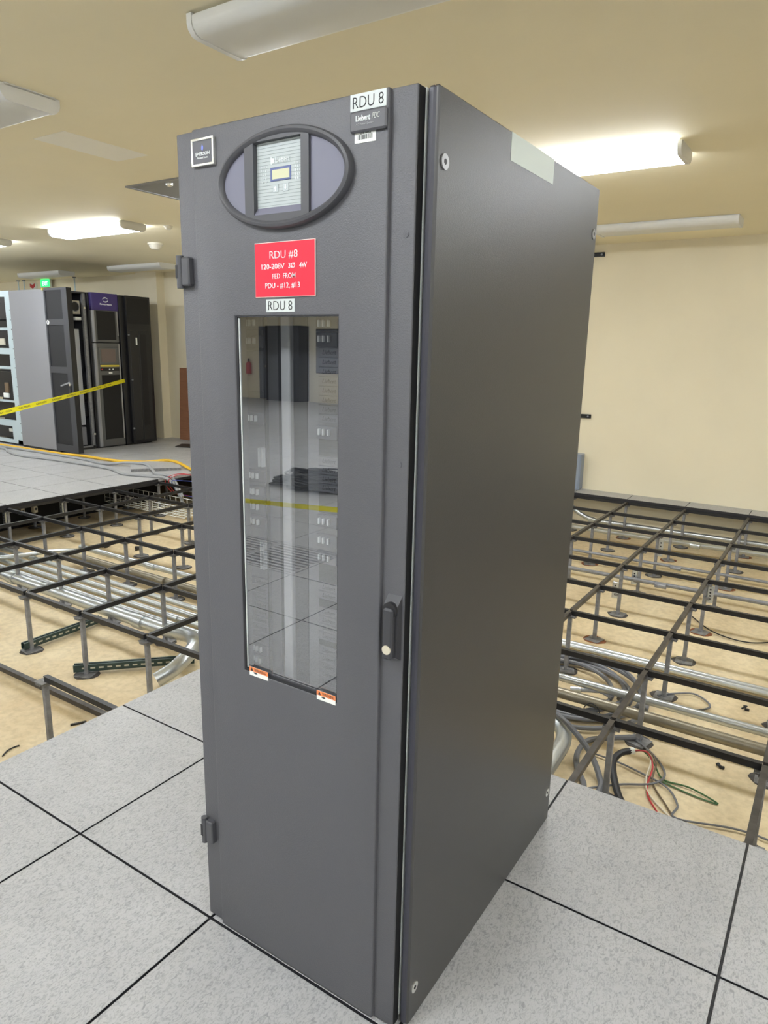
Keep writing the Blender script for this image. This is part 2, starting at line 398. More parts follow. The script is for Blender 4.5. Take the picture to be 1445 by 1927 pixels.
# ================================================================== POWER CABINET
CAB = empty('power_cabinet', (.31, .48, 0), 'tall charcoal power distribution cabinet with glazed door and red RDU #8 sign', 'cabinet')
ZT = 2.011; XS = .6275; YB = .957; YF = .032
MB().box(XS-.012, XS, YF+.004, YB, .004, ZT, .003).build('side_panel', 'cab_side', CAB)
MB().box(XS-.0215, XS-.006, YF, YF+.012, .004, ZT-.001, .004).build('side_flange', 'cab_flange', CAB)
MB().box(-.026, -.014, YF+.004, YB, .004, ZT, .003).build('side_panel', 'cab_side', CAB)
MB().box(-.014, XS-.012, YB-.014, YB-.002, .004, ZT-.002).build('back_panel', 'cab_side', CAB)
MB().box(-.014, XS-.012, .05, YB-.014, ZT-.016, ZT-.004).build('top_panel', 'cab_side', CAB)
MB().box(-.014, XS-.012, .05, YB-.014, .004, .016).build('bottom_panel', 'cab_dark', CAB)
MB().box(.585, XS-.013, .047, .075, .016, ZT-.016).box(-.013, .02, .047, .075, .016, ZT-.016).box(.02, .585, .047, .075, 1.9, ZT-.016).box(.02, .585, .047, .075, .016, .12).build('door_frame', 'gap_black', CAB)
MB().box(.5965, .602, .036, .047, .02, ZT-.002).build('weatherstrip', 'strip_white', CAB)
# door with window opening: back sheet and the proud centre field
WX0, WX1, WZ0, WZ1 = .158, .438, .799, 1.627
DX0, DX1, DZ0, DZ1 = -.013, .6005, .006, 2.009
SX0, SX1 = .046, .548
def frame_slab(mb, x0, x1, z0, z1, y0, y1, hx0, hx1, hz0, hz1, b=.002):
    """plate with a rectangular opening, one connected piece"""
    vs = []
    for y in (y0, y1):
        for (x, z) in ((x0, z0), (x1, z0), (x1, z1), (x0, z1), (hx0, hz0), (hx1, hz0), (hx1, hz1), (hx0, hz1)): vs.append((x, y, z))
    fs = []
    for a in range(4):
        c = (a+1) % 4
        fs += [(a, c, c+4, a+4), (a+8, a+12, c+12, c+8), (a, a+8, c+8, c), (a+4, c+4, c+12, a+12)]
    bm = bmesh.new(); V = [bm.verts.new(p) for p in vs]
    for q in fs: bm.faces.new([V[i] for i in q])
    bmesh.ops.recalc_face_normals(bm, faces=bm.faces[:])
    ed = [e for e in bm.edges if all(abs(v.co.y-y0) < 1e-6 for v in e.verts) and len(e.link_faces) == 2 and abs(e.link_faces[0].normal.dot(e.link_faces[1].normal)) < .5]
    ed += [e for e in bm.edges if e not in ed and all(abs(v.co.x-x0) < 1e-6 or abs(v.co.x-x1) < 1e-6 for v in e.verts) and abs(e.verts[0].co.y-e.verts[1].co.y) > 1e-4]
    if b > 0: bmesh.ops.bevel(bm, geom=ed, offset=b, segments=3, profile=.5, affect='EDGES')
    bm.verts.index_update(); mb.add([v.co for v in bm.verts], [[v.index for v in q.verts] for q in bm.faces]); bm.free(); return mb
door = frame_slab(MB(), DX0, DX1, DZ0, DZ1, .010, .034, WX0, WX1, WZ0, WZ1, .0025).build('door', 'cab_door', CAB)
frame_slab(MB(), SX0, SX1, DZ0+.001, DZ1, .0, .0105, WX0, WX1, WZ0, WZ1, .0035).build('door_field', 'cab_door', door)
frame_slab(MB(), WX0, WX1, WZ0, WZ1, .002, .0065, WX0+.006, WX1-.0005, WZ0+.007, WZ1-.002, 0).build('window_gasket', 'cab_dark', door)
MB().box(WX0+.0066, WX0+.009, .0045, .0066, WZ0+.008, WZ1-.004).build('glass_edge', 'strip_white', door)
MB().box(WX0+.0005, WX1-.0005, .0067, .0105, WZ0+.0005, WZ1-.0005).build('window_glass', 'tinted_glass', CAB, label='tinted glass window of the cabinet door', smooth=False)
for x, z in ((.583, 1.766), (.581, 1.346)):
    MB().cyl((x, .0102, z), (x, .0085, z), .006, 16).build('plug', 'cab_door', door)
# side screws and the torn label
for y, z in ((.062, 1.892), (.06, .095), (.925, .12), (.93, 1.89)):
    s_ = MB().cyl((XS-.001, y, z), (XS+.0025, y, z), .0135, 20).build('screw', 'ups_trim' if z > 1 else 'chrome', CAB)
    MB().cyl((XS+.002, y, z), (XS+.0032, y, z), .005, 6).build('socket', 'cab_dark', s_)
MB().box(XS-.0005, XS+.0006, .345, .595, 1.955, ZT-.001).build('side_label', 'tape_label', CAB, label='faded pale green label strip')
# hinges
for z0, z1 in ((1.692, 1.757), (.247, .318)):
    h = MB().box(.001, .026, -.006, .012, z0+.002, z1-.002, .003).build('hinge', 'bezel', door)
    MB().cyl((-.0075, .0, z0-.003), (-.0075, .0, z1+.002), .0085, 14).build('knuckle', 'bezel', h)
    MB().box(-.0145, -.006, -.0090, .002, z0+.018, z1-.018, .001).build('pin_cover', 'cab_dark', h)
MB().box(DX1-.0005, DX1+.0008, .0135, .0338, DZ0+.002, DZ1-.002).build('edge_shade', 'gap_black', door)  # black strip paints the shade on the door's side return
# swing handle
hx0, hx1 = .561, .598
HD = MB()
HD.prism([(.0105, 1.080), (-.006, 1.062), (-.006, .950), (.0105, .940)], 'x', hx0+.002, hx1-.002)
hd = HD.build('door_handle', 'handle', CAB)
MB().cyl((.5795, -.002, 1.052), (.5795, -.012, 1.052), .0165, 20).build('pivot', 'cab_dark', hd)
lv = MB().box(.568, .591, -.020, -.004, .948, 1.058, .004).build('lever', 'handle', hd)
MB().cyl((.5795, -.018, .970), (.5795, -.0215, .970), .0098, 24).build('lock_cylinder', 'brass_lock', hd)
# oval display
cx, cz, ra, rb = .3025, 1.886, .172, .0925
def ellipse(a, b, n=64, x=cx, z=cz): return [(x+a*math.cos(2*math.pi*i/n), z+b*math.sin(2*math.pi*i/n)) for i in range(n)]
def ring(prof, n=64):
    mb = MB(); vs = []
    for (da, y) in prof:
        vs += [(x, y, z) for x, z in ellipse(ra+da, rb+da, n)]
    k = len(prof); fs = []
    for a in range(k-1):
        for i in range(n): fs.append((a*n+i, a*n+(i+1) % n, (a+1)*n+(i+1) % n, (a+1)*n+i))
    return mb.add(vs, fs)
ov = ring([(0, .001), (0, -.010), (-.003, -.0145), (-.008, -.016), (-.013, -.0135), (-.016, -.009), (-.0165, -.002)]).build('display_bezel', 'bezel', CAB)
def clip_ellipse(a, b, xa, xb, n=40):
    lo = max(xa, cx-a+1e-4); hi = min(xb, cx+a-1e-4)
    top = [(lo+(hi-lo)*i/n, 0) for i in range(n+1)]
    return [(x, cz+b*math.sqrt(max(0, 1-((x-cx)/a)**2))) for x, _ in top]+[(x, cz-b*math.sqrt(max(0, 1-((x-cx)/a)**2))) for x, _ in top[::-1]]
MB().prism(clip_ellipse(ra-.015, rb-.015, 0, .208), 'y', -.006, -.001).build('wing_panel', 'wing', ov)
MB().prism(clip_ellipse(ra-.015, rb-.015, .376, 1), 'y', -.006, -.001).build('wing_panel', 'wing', ov)
# centre column with recessed screen
colm = MB()
sxa, sxb, sza, szb = .233, .356, 1.822, 1.957
def col_part(xa, xb): return clip_ellipse(ra-.0135, rb-.0135, xa, xb)
colm.prism(col_part(.2085, sxa), 'y', -.0115, -.001); colm.prism(col_part(sxb, .3755), 'y', -.0115, -.001)
tp = [p for p in col_part(sxa, sxb)]; nh = len(tp)//2
colm.prism(tp[:nh]+[(sxb, szb), (sxa, szb)], 'y', -.0115, -.001); colm.prism([(sxa, sza), (sxb, sza)]+tp[nh:], 'y', -.0115, -.001)
colm.build('display_surround', 'bezel', ov)
MB().add([(sxa, -.0113, sza), (sxb, -.0113, sza), (sxb, -.0006, sza+.015), (sxa, -.0006, sza+.015), (sxa, -.0004, sza), (sxb, -.0004, sza)], [(0, 1, 2, 3), (0, 3, 4), (1, 5, 2), (0, 4, 5, 1), (4, 3, 2, 5)]).build('display_ledge', 'wing', ov)
SP = -.0012
MB().box(sxa+.0005, sxb-.0005, SP, -.0004, sza+.013, szb-.0005).build('display_plate', 'screen_plate', ov)
st = MB()
for i in range(20): st.box(sxa+.001, sxb-.001, SP-.0003, SP, sza+.017+i*.0063, sza+.0178+i*.0063)
st.build('stripes', 'screen_line', ov)
text('maker_lettering', 'Liebert', 'print_white', ov, .284, .321, 1.9165, 1.9275, SP-.0003, bold=.01)
MB().prism([(.2715, 1.9145), (.2735, 1.9145), (.2735, 1.917), (.2785, 1.9165), (.281, 1.919), (.281, 1.923), (.2785, 1.9255), (.2735, 1.925), (.2735, 1.929), (.2715, 1.929)], 'y', SP-.0009, SP-.0003).build('maker_mark', 'print_white', ov)
MB().box(.270, .3235, SP-.0016, SP, 1.8835, 1.9085, .0006).build('lcd_frame', 'lcd_frame', ov)
MB().box(.2755, .320, SP-.0019, SP-.0014, 1.887, 1.904).build('lcd', 'lcd', ov, label='pale yellow lcd readout')
for bx, up in ((.2835, 1), (.310, -1)):
    b_ = MB().box(bx-.0075, bx+.0075, SP-.0014, SP, 1.8625, 1.8775, .0008).build('button', 'button', ov)
    zc = 1.870
    MB().prism([(bx-.0012, zc-.005*up), (bx+.0012, zc-.005*up), (bx+.0012, zc), (bx+.003, zc), (bx, zc+.005*up), (bx-.003, zc), (bx-.0012, zc)], 'y', SP-.0022, SP-.0013).build('arrow', 'print_white', ov)
for i in range(4):
    for bx, tx, s_ in ((.2585, .247, ('L1', 'L2', 'L3', 'N')[i]), (.335, .3395, ('L1', 'L2', 'L3', 'N')[i])):
        zc = 1.9055-i*.0072
        MB().prism([(bx-.0016, zc-.0024), (bx+.0002, zc-.0024), (bx+.0018, zc+.0024), (bx, zc+.0024)], 'y', SP-.0009, SP-.0002).build('indicator', 'print_white', ov)
        text('legend', s_, 'print_white', ov, tx, tx+(.007 if len(s_) > 1 else .003), zc-.002, zc+.002, SP-.0003)
text('legend', 'Panel 1', 'print_white', ov, .246, .2605, 1.9105, 1.9135, SP-.0003); text('legend', 'Panel 2', 'print_white', ov, .332, .347, 1.9105, 1.9135, SP-.0003)
# EMERSON plate
em = frame_slab(MB(), .0505, .117, 1.933, 1.9875, -.0075, -.0001, .055, .1125, 1.938, 1.9825, .001).build('maker_plate', 'chrome', CAB, label='square chrome-edged maker plate')
MB().box(.0548, .1127, -.0055, -.0001, 1.9378, 1.9827).build('plate_face', 'plate_grey', em)
text('lettering', 'EMERSON', 'print_white', em, .063, .105, 1.9535, 1.9605, -.0055, bold=.02)
text('lettering', 'Network Power', 'print_white', em, .068, .099, 1.9475, 1.9515, -.0055)
MB().prism([(.0835, 1.962), (.0862, 1.9665), (.0862, 1.9705), (.0835, 1.975), (.0808, 1.9695), (.0808, 1.9655)], 'y', -.0061, -.0054).build('emblem', 'logo_blue', em)
# top right labels
l1 = MB().box(.4645, .5425, -.0010, 0, 1.9795, 2.0075).build('tape_label', 'label_silver', CAB, label='silver RDU 8 label above the badge')
text('lettering', 'RDU 8', 'print_black', l1, .4705, .5365, 1.984, 2.0025, -.001, bold=-.012)
bd = MB().box(.468, .547, -.008, 0, 1.9425, 1.9768, .003).build('badge', 'plate_grey', CAB)
text('lettering', 'Liebert', 'print_white', bd, .482, .5135, 1.9595, 1.9695, -.008, bold=.03)
text('lettering', 'FDC', 'label_white', bd, .518, .534, 1.9607, 1.9697, -.008, shear=.2, bold=-.012)
text('lettering', 'AC Power System', 'ups_trim', bd, .482, .521, 1.952, 1.9565, -.008, shear=.2)
bl = MB().box(.4745, .521, -.0009, 0, 1.926, 1.9445, .0003).build('barcode_label', 'label_white', CAB)
br = MB(); rr = random.Random(3); x = .482
while x < .514:
    wd = rr.choice((.0007, .0012, .0018)); br.box(x, x+wd, -.0012, -.0008, 1.9315, 1.9395); x += wd+rr.choice((.0007, .0011, .0016))
br.build('barcode', 'print_black', bl)
text('lettering', '257-4052', 'print_black', bl, .486, .511, 1.9402, 1.943, -.0009)
# red engraved sign
rs = MB().box(.2235, .3835, -.0024, 0, 1.6635, 1.7705, .0004).build('red_sign', 'sign_edge', CAB, label='red engraved sign reading RDU #8')
MB().box(.2247, .3823, -.0030, -.0018, 1.6648, 1.7692).build('sign_face', 'sign_red', rs)
text('lettering', 'RDU #8', 'print_white', rs, .2655, .3395, 1.737, 1.753, -.003, bold=-.008)
text('lettering', '120-208V', 'print_white', rs, .243, .305, 1.7185, 1.7285, -.003, bold=.004)
text('lettering', '3Ø', 'print_white', rs, .3155, .3325, 1.7185, 1.7290, -.003, bold=.004)
text('lettering', '4W', 'print_white', rs, .344, .363, 1.7185, 1.7285, -.003, bold=.004)
text('lettering', 'FED  FROM', 'print_white', rs, .2725, .3335, 1.6995, 1.7095, -.003, bold=.004)
text('lettering', 'PDU - #12, #13', 'print_white', rs, .2525, .345, 1.6795, 1.6915, -.003, bold=.004)
l2 = MB().box(.2515, .329, -.0010, 0, 1.6345, 1.6595).build('tape_label', 'label_silver', CAB, label='silver RDU 8 label under the red sign')
text('lettering', 'RDU 8', 'print_black', l2, .2575, .3225, 1.638, 1.656, -.001, bold=-.012)
# warning stickers on the inside of the pane
for xa, xb in ((.1765, .2365), (.3835, .4365)):
    wn = MB().box(xa, xb, -.0006, 0, .7925, .8145).build('warning_sticker', 'label_white', CAB)
    MB().box(xa, xb, -.0010, -.0005, .8035, .8145).build('orange_band', 'warn_orange', wn)
    text('lettering', 'WARNING', 'print_black', wn, xa+.016, min(xb-.003, xa+.054), .8055, .8125, -.0010, depth=.0003)
    MB().prism([(xa+.004, .805), (xa+.0125, .805), (xa+.00825, .8132)], 'y', -.0014, -.0009).build('hazard_triangle', 'print_black', wn)
    MB().prism([(xa+.012, .8005), (xa+.018, .7985), (xa+.026, .7995), (xa+.022, .8025), (xa+.016, .8025)], 'y', -.0010, -.0005).build('pictogram', 'print_black', wn)
# panelboard behind the glass
YP = .105
pb = MB().box(.0, .60, YP, YP+.012, .65, 1.85).build('panelboard', 'interior_grey', CAB)
MB().box(.196, .207, YP-.012, YP, .66, 1.84, .002).build('trim_strip', 'interior_dark', pb)
MB().box(.207, .234, YP-.014, YP, .66, 1.84, .002).build('trim_strip', 'interior_light', pb)
MB().box(.236, .275, YP-.002, YP, .66, 1.84).build('trim_strip', 'interior_dark', pb)
MB().box(.152, .156, YP-.010, YP, .66, 1.84).build('trim_strip', 'interior_dark', pb)
brk = MB().box(0, .058, -.014, 0, .001, .030, .001); me_brk = brk.mesh('breaker', 'interior_dark')
brk2 = MB().box(0, .058, -.014, 0, .001, .030, .001); me_brk_l = brk2.mesh('breaker', 'blank_grey')
tgl = MB()
for xx in (.010, .022, .036): tgl.box(xx, xx+.005, -.022, -.014, .010, .024, .001)
me_tgl = tgl.mesh('toggle', 'print_white')
blk = MB().box(0, .058, -.006, 0, .0008, .0196, .001).box(.0, .058, -.007, 0, .0006, .0018); me_blk = blk.mesh('blank_plate', 'blank_grey')
Y2 = YP
def breaker(x, z, light=False):
    b_ = inst('breaker', me_brk_l if light else me_brk, (x, Y2, z), pb); inst('toggle', me_tgl, (x, Y2, z), b_)
c = bpy.data.curves.new('emb', 'FONT')
bpy.data.curves.remove(c)
proto_txt = None
def blank(x, z):
    global proto_txt
    b_ = inst('blank_plate', me_blk, (x, Y2, z), pb)
    if proto_txt is None:
        proto_txt = text('embossing', 'Liebert', 'interior_dark', b_, x+.012, x+.05, z+.0055, z+.015, Y2-.006, depth=.0006, shear=.3, bold=-.01)
    else:
        inst('embossing', proto_txt.data, (x, Y2, z), b_)
XR = .309; XL = .092
for z in (1.598, 1.566): breaker(XR, z)
for i in range(8): blank(XR, 1.545-.0205*i)
breaker(XR, 1.366, True)
MB().box(XR, XR+.058, Y2-.004, Y2, 1.328, 1.366).build('cover_plate', 'interior_dark', pb)
for i in range(4): blank(XR, 1.307-.0205*i)
MB().box(XR, XR+.058, Y2-.004, Y2, 1.196, 1.244).build('cover_plate', 'interior_dark', pb)
for z in (1.163, 1.118, 1.077): breaker(XR, z, True)
MB().box(XR, XR+.058, Y2-.004, Y2, 1.030, 1.077).build('cover_plate', 'interior_dark', pb)
for z in (1.008, .988): blank(XR, z)
MB().box(XR, XR+.058, Y2-.004, Y2, .968, .986).build('cover_plate', 'interior_dark', pb)
for i in range(4): blank(XR, .947-.0205*i)
MB().box(XR, XR+.058, Y2-.004, Y2, .870, .886).build('cover_plate', 'interior_dark', pb)
for i in range(5): blank(XR, .849-.0205*i)
breaker(XL, 1.600, True); breaker(XL, 1.56, True)
MB().box(XL, XL+.05, Y2-.005, Y2, 1.46, 1.555, .001).build('cover_plate', 'interior_grey', pb)
for z in (1.382, 1.244, 1.205, 1.168, 1.130): breaker(XL, z, True)
for z0, z1 in ((1.285, 1.33), (1.03, 1.10)):
    MB().box(XL+.045, XL+.049, Y2-.02, Y2, z0, z1).box(XL+.055, XL+.059, Y2-.02, Y2, z0, z1).build('tie_bar', 'print_white', pb)
for i in range(8): blank(XL, 1.0-.0205*i-.02)
for z in (.795, .765): breaker(XL, z, True)

# ================================================================== EQUIPMENT ROW AT THE LEFT
# 1) unit with its door swung open
U1 = empty('open_equipment_cabinet', (-8.78, 5.05, 0), 'grey equipment cabinet with its mesh door swung wide open', 'cabinet')
H = 2.3; XF = -8.2
MB().box(-9.22, -8.335, 4.745, 4.765, .03, H, .003).build('side_panel', 'ups_grey', U1)
MB().box(-9.22, -8.25, 5.33, 5.345, .03, H).build('side_panel', 'ups_dark', U1)
MB().box(-9.22, -9.2, 4.765, 5.33, .03, H).build('back_panel', 'ups_dark', U1)
MB().box(-9.22, -8.25, 4.765, 5.345, H-.02, H).build('top_panel', 'ups_dark', U1)
MB().box(-9.22, -8.25, 4.75, 5.345, 0, .03).build('plinth', 'ups_black', U1)
MB().box(-8.29, -8.25, 5.29, 5.33, .03, H-.02).build('door_post', 'zinc_post', U1)
dr = MB()
for z0, z1 in ((.03, .13), (1.15, 1.24), (1.81, 1.89), (2.275, 2.308)): dr.box(-8.295, -7.905, 4.742, 4.82, z0, z1)
for xa, xb in ((-8.318, -8.295), (-7.905, -7.785)): dr.box(xa, xb, 4.742, 4.82, .03, 2.308)
d1 = dr.build('door', 'ups_dark', U1, smooth=False)
for z0, z1 in ((.13, 1.15), (1.24, 1.81), (1.89, 2.275)):
    MB().box(-8.296, -7.904, 4.75, 4.758, z0-.001, z1+.001).build('mesh_panel', 'ups_mesh', d1)
MB().box(-7.786, -7.782, 4.7425, 4.82, .031, 2.307).build('door_edge', 'ups_black', d1)
MB().bar((-7.85, 4.732, 1.03), (-8.02, 4.70, .975), .012, .02).build('handle', 'zinc_post', d1)
MB().cyl((-7.85, 4.742, 1.0), (-7.85, 4.725, 1.0), .02, 14).build('lock', 'chrome', d1)
MB().box(-7.865, -7.835, 4.73, 4.742, .87, .985).build('handle_recess', 'ups_black', d1)
MB().cyl((-8.269, 4.742, 1.847), (-8.269, 4.738, 1.847), .03, 20).build('round_emblem', 'label_white', d1)
MB().cyl((-8.269, 4.7385, 1.847), (-8.269, 4.737, 1.847), .018, 20).build('emblem_centre', 'wing', d1)
MB().box(-8.36, -8.33, 4.735, 4.76, 2.285, 2.312).build('yellow_tag', 'label_yellow', U1)
fb = MB().box(-8.4, -8.31, 5.12, 5.285, 1.985, 2.175, .004).build('fan_housing', 'ivory', U1)
MB().cyl((-8.312, 5.2, 2.09), (-8.304, 5.2, 2.09), .062, 24).build('fan_opening', 'ups_black', fb)
MB().tube([( -8.303, 5.2+.066*math.cos(a*math.pi/12), 2.09+.066*math.sin(a*math.pi/12)) for a in range(24)], .006, 6, True).build('fan_ring', 'zinc_post', fb)
MB().box(-8.4, -8.3, 5.19, 5.29, 1.90, 1.945, .006).build('ballast', 'label_white', U1)
MB().box(-8.45, -8.36, 4.9, 5.27, .36, 1.77).build('inner_cover', 'interior_light', U1)
for z0, z1 in ((1.40, 1.62), (1.16, 1.37), (.75, .95), (.49, .70)):
    MB().box(-8.37, -8.34, 5.275, 5.315, z0, z1).build('cable_slot', 'ups_black', U1)
MB().box(-8.5, -8.34, 4.95, 5.1, .05, .34).build('fuse_block', 'ups_black', U1)
MB().box(-8.5, -8.33, 5.13, 5.25, .06, .33).build('capacitor_box', 'ups_grey', U1)
MB().box(-8.3, -8.25, 4.78, 5.33, .03, .05).build('sill', 'zinc_post', U1)
for y, z in ((5.305, 2.075), (5.325, .225)): MB().cyl((-8.25, y, z), (-8.23, y, z), .016, 8).build('door_catch', 'chrome', U1)

# 2) purple-headed unit
U2 = empty('purple_header_cabinet', (-8.7, 5.6, 0), 'equipment cabinet with purple header and small touch screen', 'cabinet')
ya, yb = 5.36, 5.845
MB().box(-9.2, -8.24, ya, yb, .02, H, .004).build('body', 'ups_black', U2)
MB().box(-8.24, -8.2, ya+.06, yb-.005, .02, 1.58, .006).build('lower_bezel', 'ups_bezel', U2)
ub = MB().box(-8.24, -8.2, ya+.055, yb-.005, 1.59, 2.06, .006).build('upper_bezel', 'ups_bezel', U2)
for za, zb in ((.02, 1.578), (1.592, 2.05)):
    MB().prism([(-8.25, ya+.03), (-8.215, ya+.035), (-8.196, ya+.06), (-8.196, ya+.075), (-8.25, ya+.075)], 'z', za, zb).build('side_trim', 'ups_trim', U2)
    MB().box(-8.21, -8.195, yb-.035, yb-.012, za+.1, zb).build('side_trim', 'ups_trim', U2)
hd2 = MB().prism([(-8.25, ya+.03), (-8.205, ya+.035), (-8.19, ya+.06), (-8.19, yb-.004), (-8.25, yb-.004)], 'z', 2.055, 2.303).build('header', 'ups_purple', U2)
lg = []
for a in range(13): t = math.radians(20+a*13); lg.append((-8.188, 5.63+.045*math.cos(t), 2.207+.03*math.sin(t)))
MB().tube(lg, [.001+.0075*math.sin(math.pi*i/12) for i in range(13)], 6).build('emblem', 'print_white', hd2)
lg = []
for a in range(13): t = math.radians(200+a*13); lg.append((-8.188, 5.63+.045*math.cos(t), 2.207+.03*math.sin(t)))
MB().tube(lg, [.001+.0075*math.sin(math.pi*i/12) for i in range(13)], 6).build('emblem', 'print_white', hd2)
text('lettering', 'Powerware', 'print_white', hd2, 5.535, 5.735, 2.13, 2.158, -8.19, face='+x', bold=.02)
MB().box(-8.201, -8.196, 5.468, 5.785, 1.627, 2.045).build('mesh_panel', 'ups_black_mesh', U2)
MB().box(-8.201, -8.195, 5.492, 5.808, .13, 1.107).build('mesh_panel', 'ups_black_mesh', U2)
sf = MB().box(-8.201, -8.193, 5.462, 5.80, 1.265, 1.518, .003).build('screen_frame', 'ups_bezel', U2)
MB().box(-8.194, -8.191, 5.502, 5.75, 1.297, 1.495).build('touch_screen', 'screen_brown', sf)
MB().box(-8.201, -8.193, 5.478, 5.805, 1.229, 1.255).build('yellow_label', 'label_yellow', U2)
bp_ = MB().box(-8.201, -8.194, 5.478, 5.80, 1.166, 1.216).build('button_panel', 'ups_black', U2)
for y, m_ in ((5.5, 'wire_red'), (5.63, 'label_white'), (5.69, 'label_white')): MB().box(-8.195, -8.19, y-.012, y+.012, 1.183, 1.2).build('button', m_, bp_)
MB().box(-8.201, -8.196, 5.615, 5.677, 1.127, 1.15).build('white_label', 'label_white', U2)

# 3) black unit
U3 = empty('black_equipment_cabinet', (-8.7, 6.15, 0), 'all black equipment cabinet at the wall end of the row', 'cabinet')
ya, yb = 5.865, 6.405
MB().box(-9.2, -8.2, ya, yb, .02, 2.295, .004).build('body', 'ups_black', U3)
MB().box(-9.1, -8.25, ya+.03, yb-.03, 0, .025).build('plinth', 'ups_black', U3)
d3 = MB().box(-8.2, -8.15, ya+.09, yb, .03, 2.295, .005).build('door', 'ups_black', U3)
MB().box(-8.152, -8.146, 5.965, 6.375, 1.882, 2.258).build('mesh_panel', 'ups_black_mesh', d3)
MB().box(-8.152, -8.142, 5.99, 6.14, .07, 1.775, .004).build('leaf', 'ups_black', d3)
MB().box(-8.152, -8.144, 6.165, 6.36, .07, 1.775, .003).build('leaf', 'ups_black', d3)
MB().box(-8.146, -8.141, 6.175, 6.285, .3, 1.722).build('mesh_panel', 'ups_black_mesh', d3)
MB().box(-8.143, -8.139, 6.095, 6.122, 1.56, 1.672).build('white_label', 'label_white', d3)
for y, z in ((5.99, 1.027), (5.968, 1.712), (5.968, .266)): MB().cyl((-8.152, y, z), (-8.13, y, z), .013, 10).build('lock', 'zinc_post', d3)

# 4) stripped metal frame
U4 = empty('stripped_equipment_frame', (-9.7, 5.0, 0), 'pale metal equipment frame stripped of its side panel', 'frame')
def rail(x0, x1, z0, z1, y0=4.76, y1=4.80, nm='rail'): MB().box(x0, x1, y0, y1, z0, z1).build(nm, 'frame_zinc', U4, smooth=False)
rail(-9.37, -9.235, .03, 2.22, nm='upright'); rail(-10.7, -9.235, 2.22, 2.305); rail(-10.7, -9.235, .03, .085); rail(-10.7, -10.6, .085, 2.22, nm='upright')
rail(-10.6, -9.37, 1.385, 1.475); rail(-10.6, -9.37, .66, .685, 4.78, 4.85); rail(-10.6, -9.37, .29, .385); rail(-9.5, -9.37, .085, .29); rail(-9.47, -9.37, .685, 1.385, 4.81, 4.83); rail(-9.46, -9.37, 1.475, 2.22, 4.81, 4.83)
rail(-10.6, -9.45, 1.74, 1.78, 4.82, 4.88); rail(-10.6, -9.4, 1.16, 1.2, 4.82, 4.88)
MB().box(-10.7, -9.24, 5.3, 5.34, .03, 2.3).build('back_sheet', 'ups_black', U4)
MB().box(-10.7, -9.24, 4.8, 5.3, .02, .03).build('base_sheet', 'ups_black', U4)
for i, (x0, x1, z0, z1, m_) in enumerate(((-10.3, -9.5, 1.5, 1.72, 'ups_black'), (-10.3, -9.47, 1.9, 2.15, 'ups_black'), (-10.3, -9.52, .72, 1.12, 'ups_black'), (-10.3, -9.49, .40, .65, 'ups_black'), (-10.3, -9.52, .10, .28, 'ups_black'), (-9.75, -9.6, 1.52, 1.62, 'ivory'), (-9.72, -9.62, .8, .95, 'wire_brown'), (-9.78, -9.64, .72, .79, 'label_white'), (-9.72, -9.62, .19, .24, 'label_white'))):
    MB().box(x0, x1, 4.84 if i < 5 else 4.82, 5.25 if i < 5 else 4.86, z0, z1, .004).build('power_module', m_, U4)
for i in range(14): MB().box(-9.262, -9.252, 4.757, 4.761, .2+i*.14, .216+i*.14).build('rivet', 'ups_dark', U4)

# caution tapes
def tape(name, pts, wd, label, words):
    P = smooth_path(pts, 10); mb = MB(); vs = []; th = .0006
    for i, p in enumerate(P):
        t = (P[min(i+1, len(P)-1)]-P[max(i-1, 0)]); t.z = 0; t.normalize(); n_ = Vector((t.y, -t.x, 0)); tw = .25*math.sin(i*.35)
        up = (Vector((0, 0, 1))*math.cos(tw)+n_*math.sin(tw))*wd/2
        vs += [p+up+n_*th, p-up+n_*th, p-up-n_*th, p+up-n_*th]
    fs = []
    for i in range(len(P)-1):
        for k in range(4): fs.append((i*4+k, i*4+(k+1) % 4, i*4+4+(k+1) % 4, i*4+4+k))
    o = mb.add(vs, fs).build(name, 'tape_yellow', None, label, 'tape')
    L_ = [0]
    for i in range(1, len(P)): L_.append(L_[-1]+(P[i]-P[i-1]).length)
    # black printed words follow the tape
    s0 = .1; q = 0
    while s0 < L_[-1]-.5:
        body = words[q % len(words)]; wl = .034*len(body)
        c = bpy.data.curves.new('t', 'FONT'); c.body = body; c.size = 1; c.resolution_u = 2; c.offset = .015
        to = bpy.data.objects.new('t', c); COL.objects.link(to); bpy.context.view_layer.update()
        me = bpy.data.meshes.new_from_object(to.evaluated_get(bpy.context.evaluated_depsgraph_get())); bpy.data.objects.remove(to); bpy.data.curves.remove(c)
        mx_ = max(v.co.x for v in me.vertices)
        for v in me.vertices:
            s = s0+v.co.x/mx_*wl; i = max(k for k in range(len(L_)) if L_[k] <= s); i = min(i, len(P)-2)
            a = (s-L_[i])/(L_[i+1]-L_[i]); p = P[i].lerp(P[i+1], a); t = P[i+1]-P[i]; t.z = 0; t.normalize(); n_ = Vector((t.y, -t.x, 0)); tw = .25*math.sin((i+a)*.35)
            up = Vector((0, 0, 1))*math.cos(tw)+n_*math.sin(tw)
            v.co = p+up*((v.co.y-.35)*wd*.55)+n_*(th+.0008)
        me.materials.append(M['print_black']); t_ = bpy.data.objects.new('lettering', me); COL.objects.link(t_); t_.parent = o
        s0 += wl+.13; q += 1
    return o
tape('caution_tape', [(-5.9, 1.95, .715), (-6.5, 3.0, .798), (-7.3, 4.4, .90), (-8.13, 5.84, 1.02)], .055, 'yellow caution tape strung across the row of cabinets at the left', ['CAUTION', 'CAUTION'])
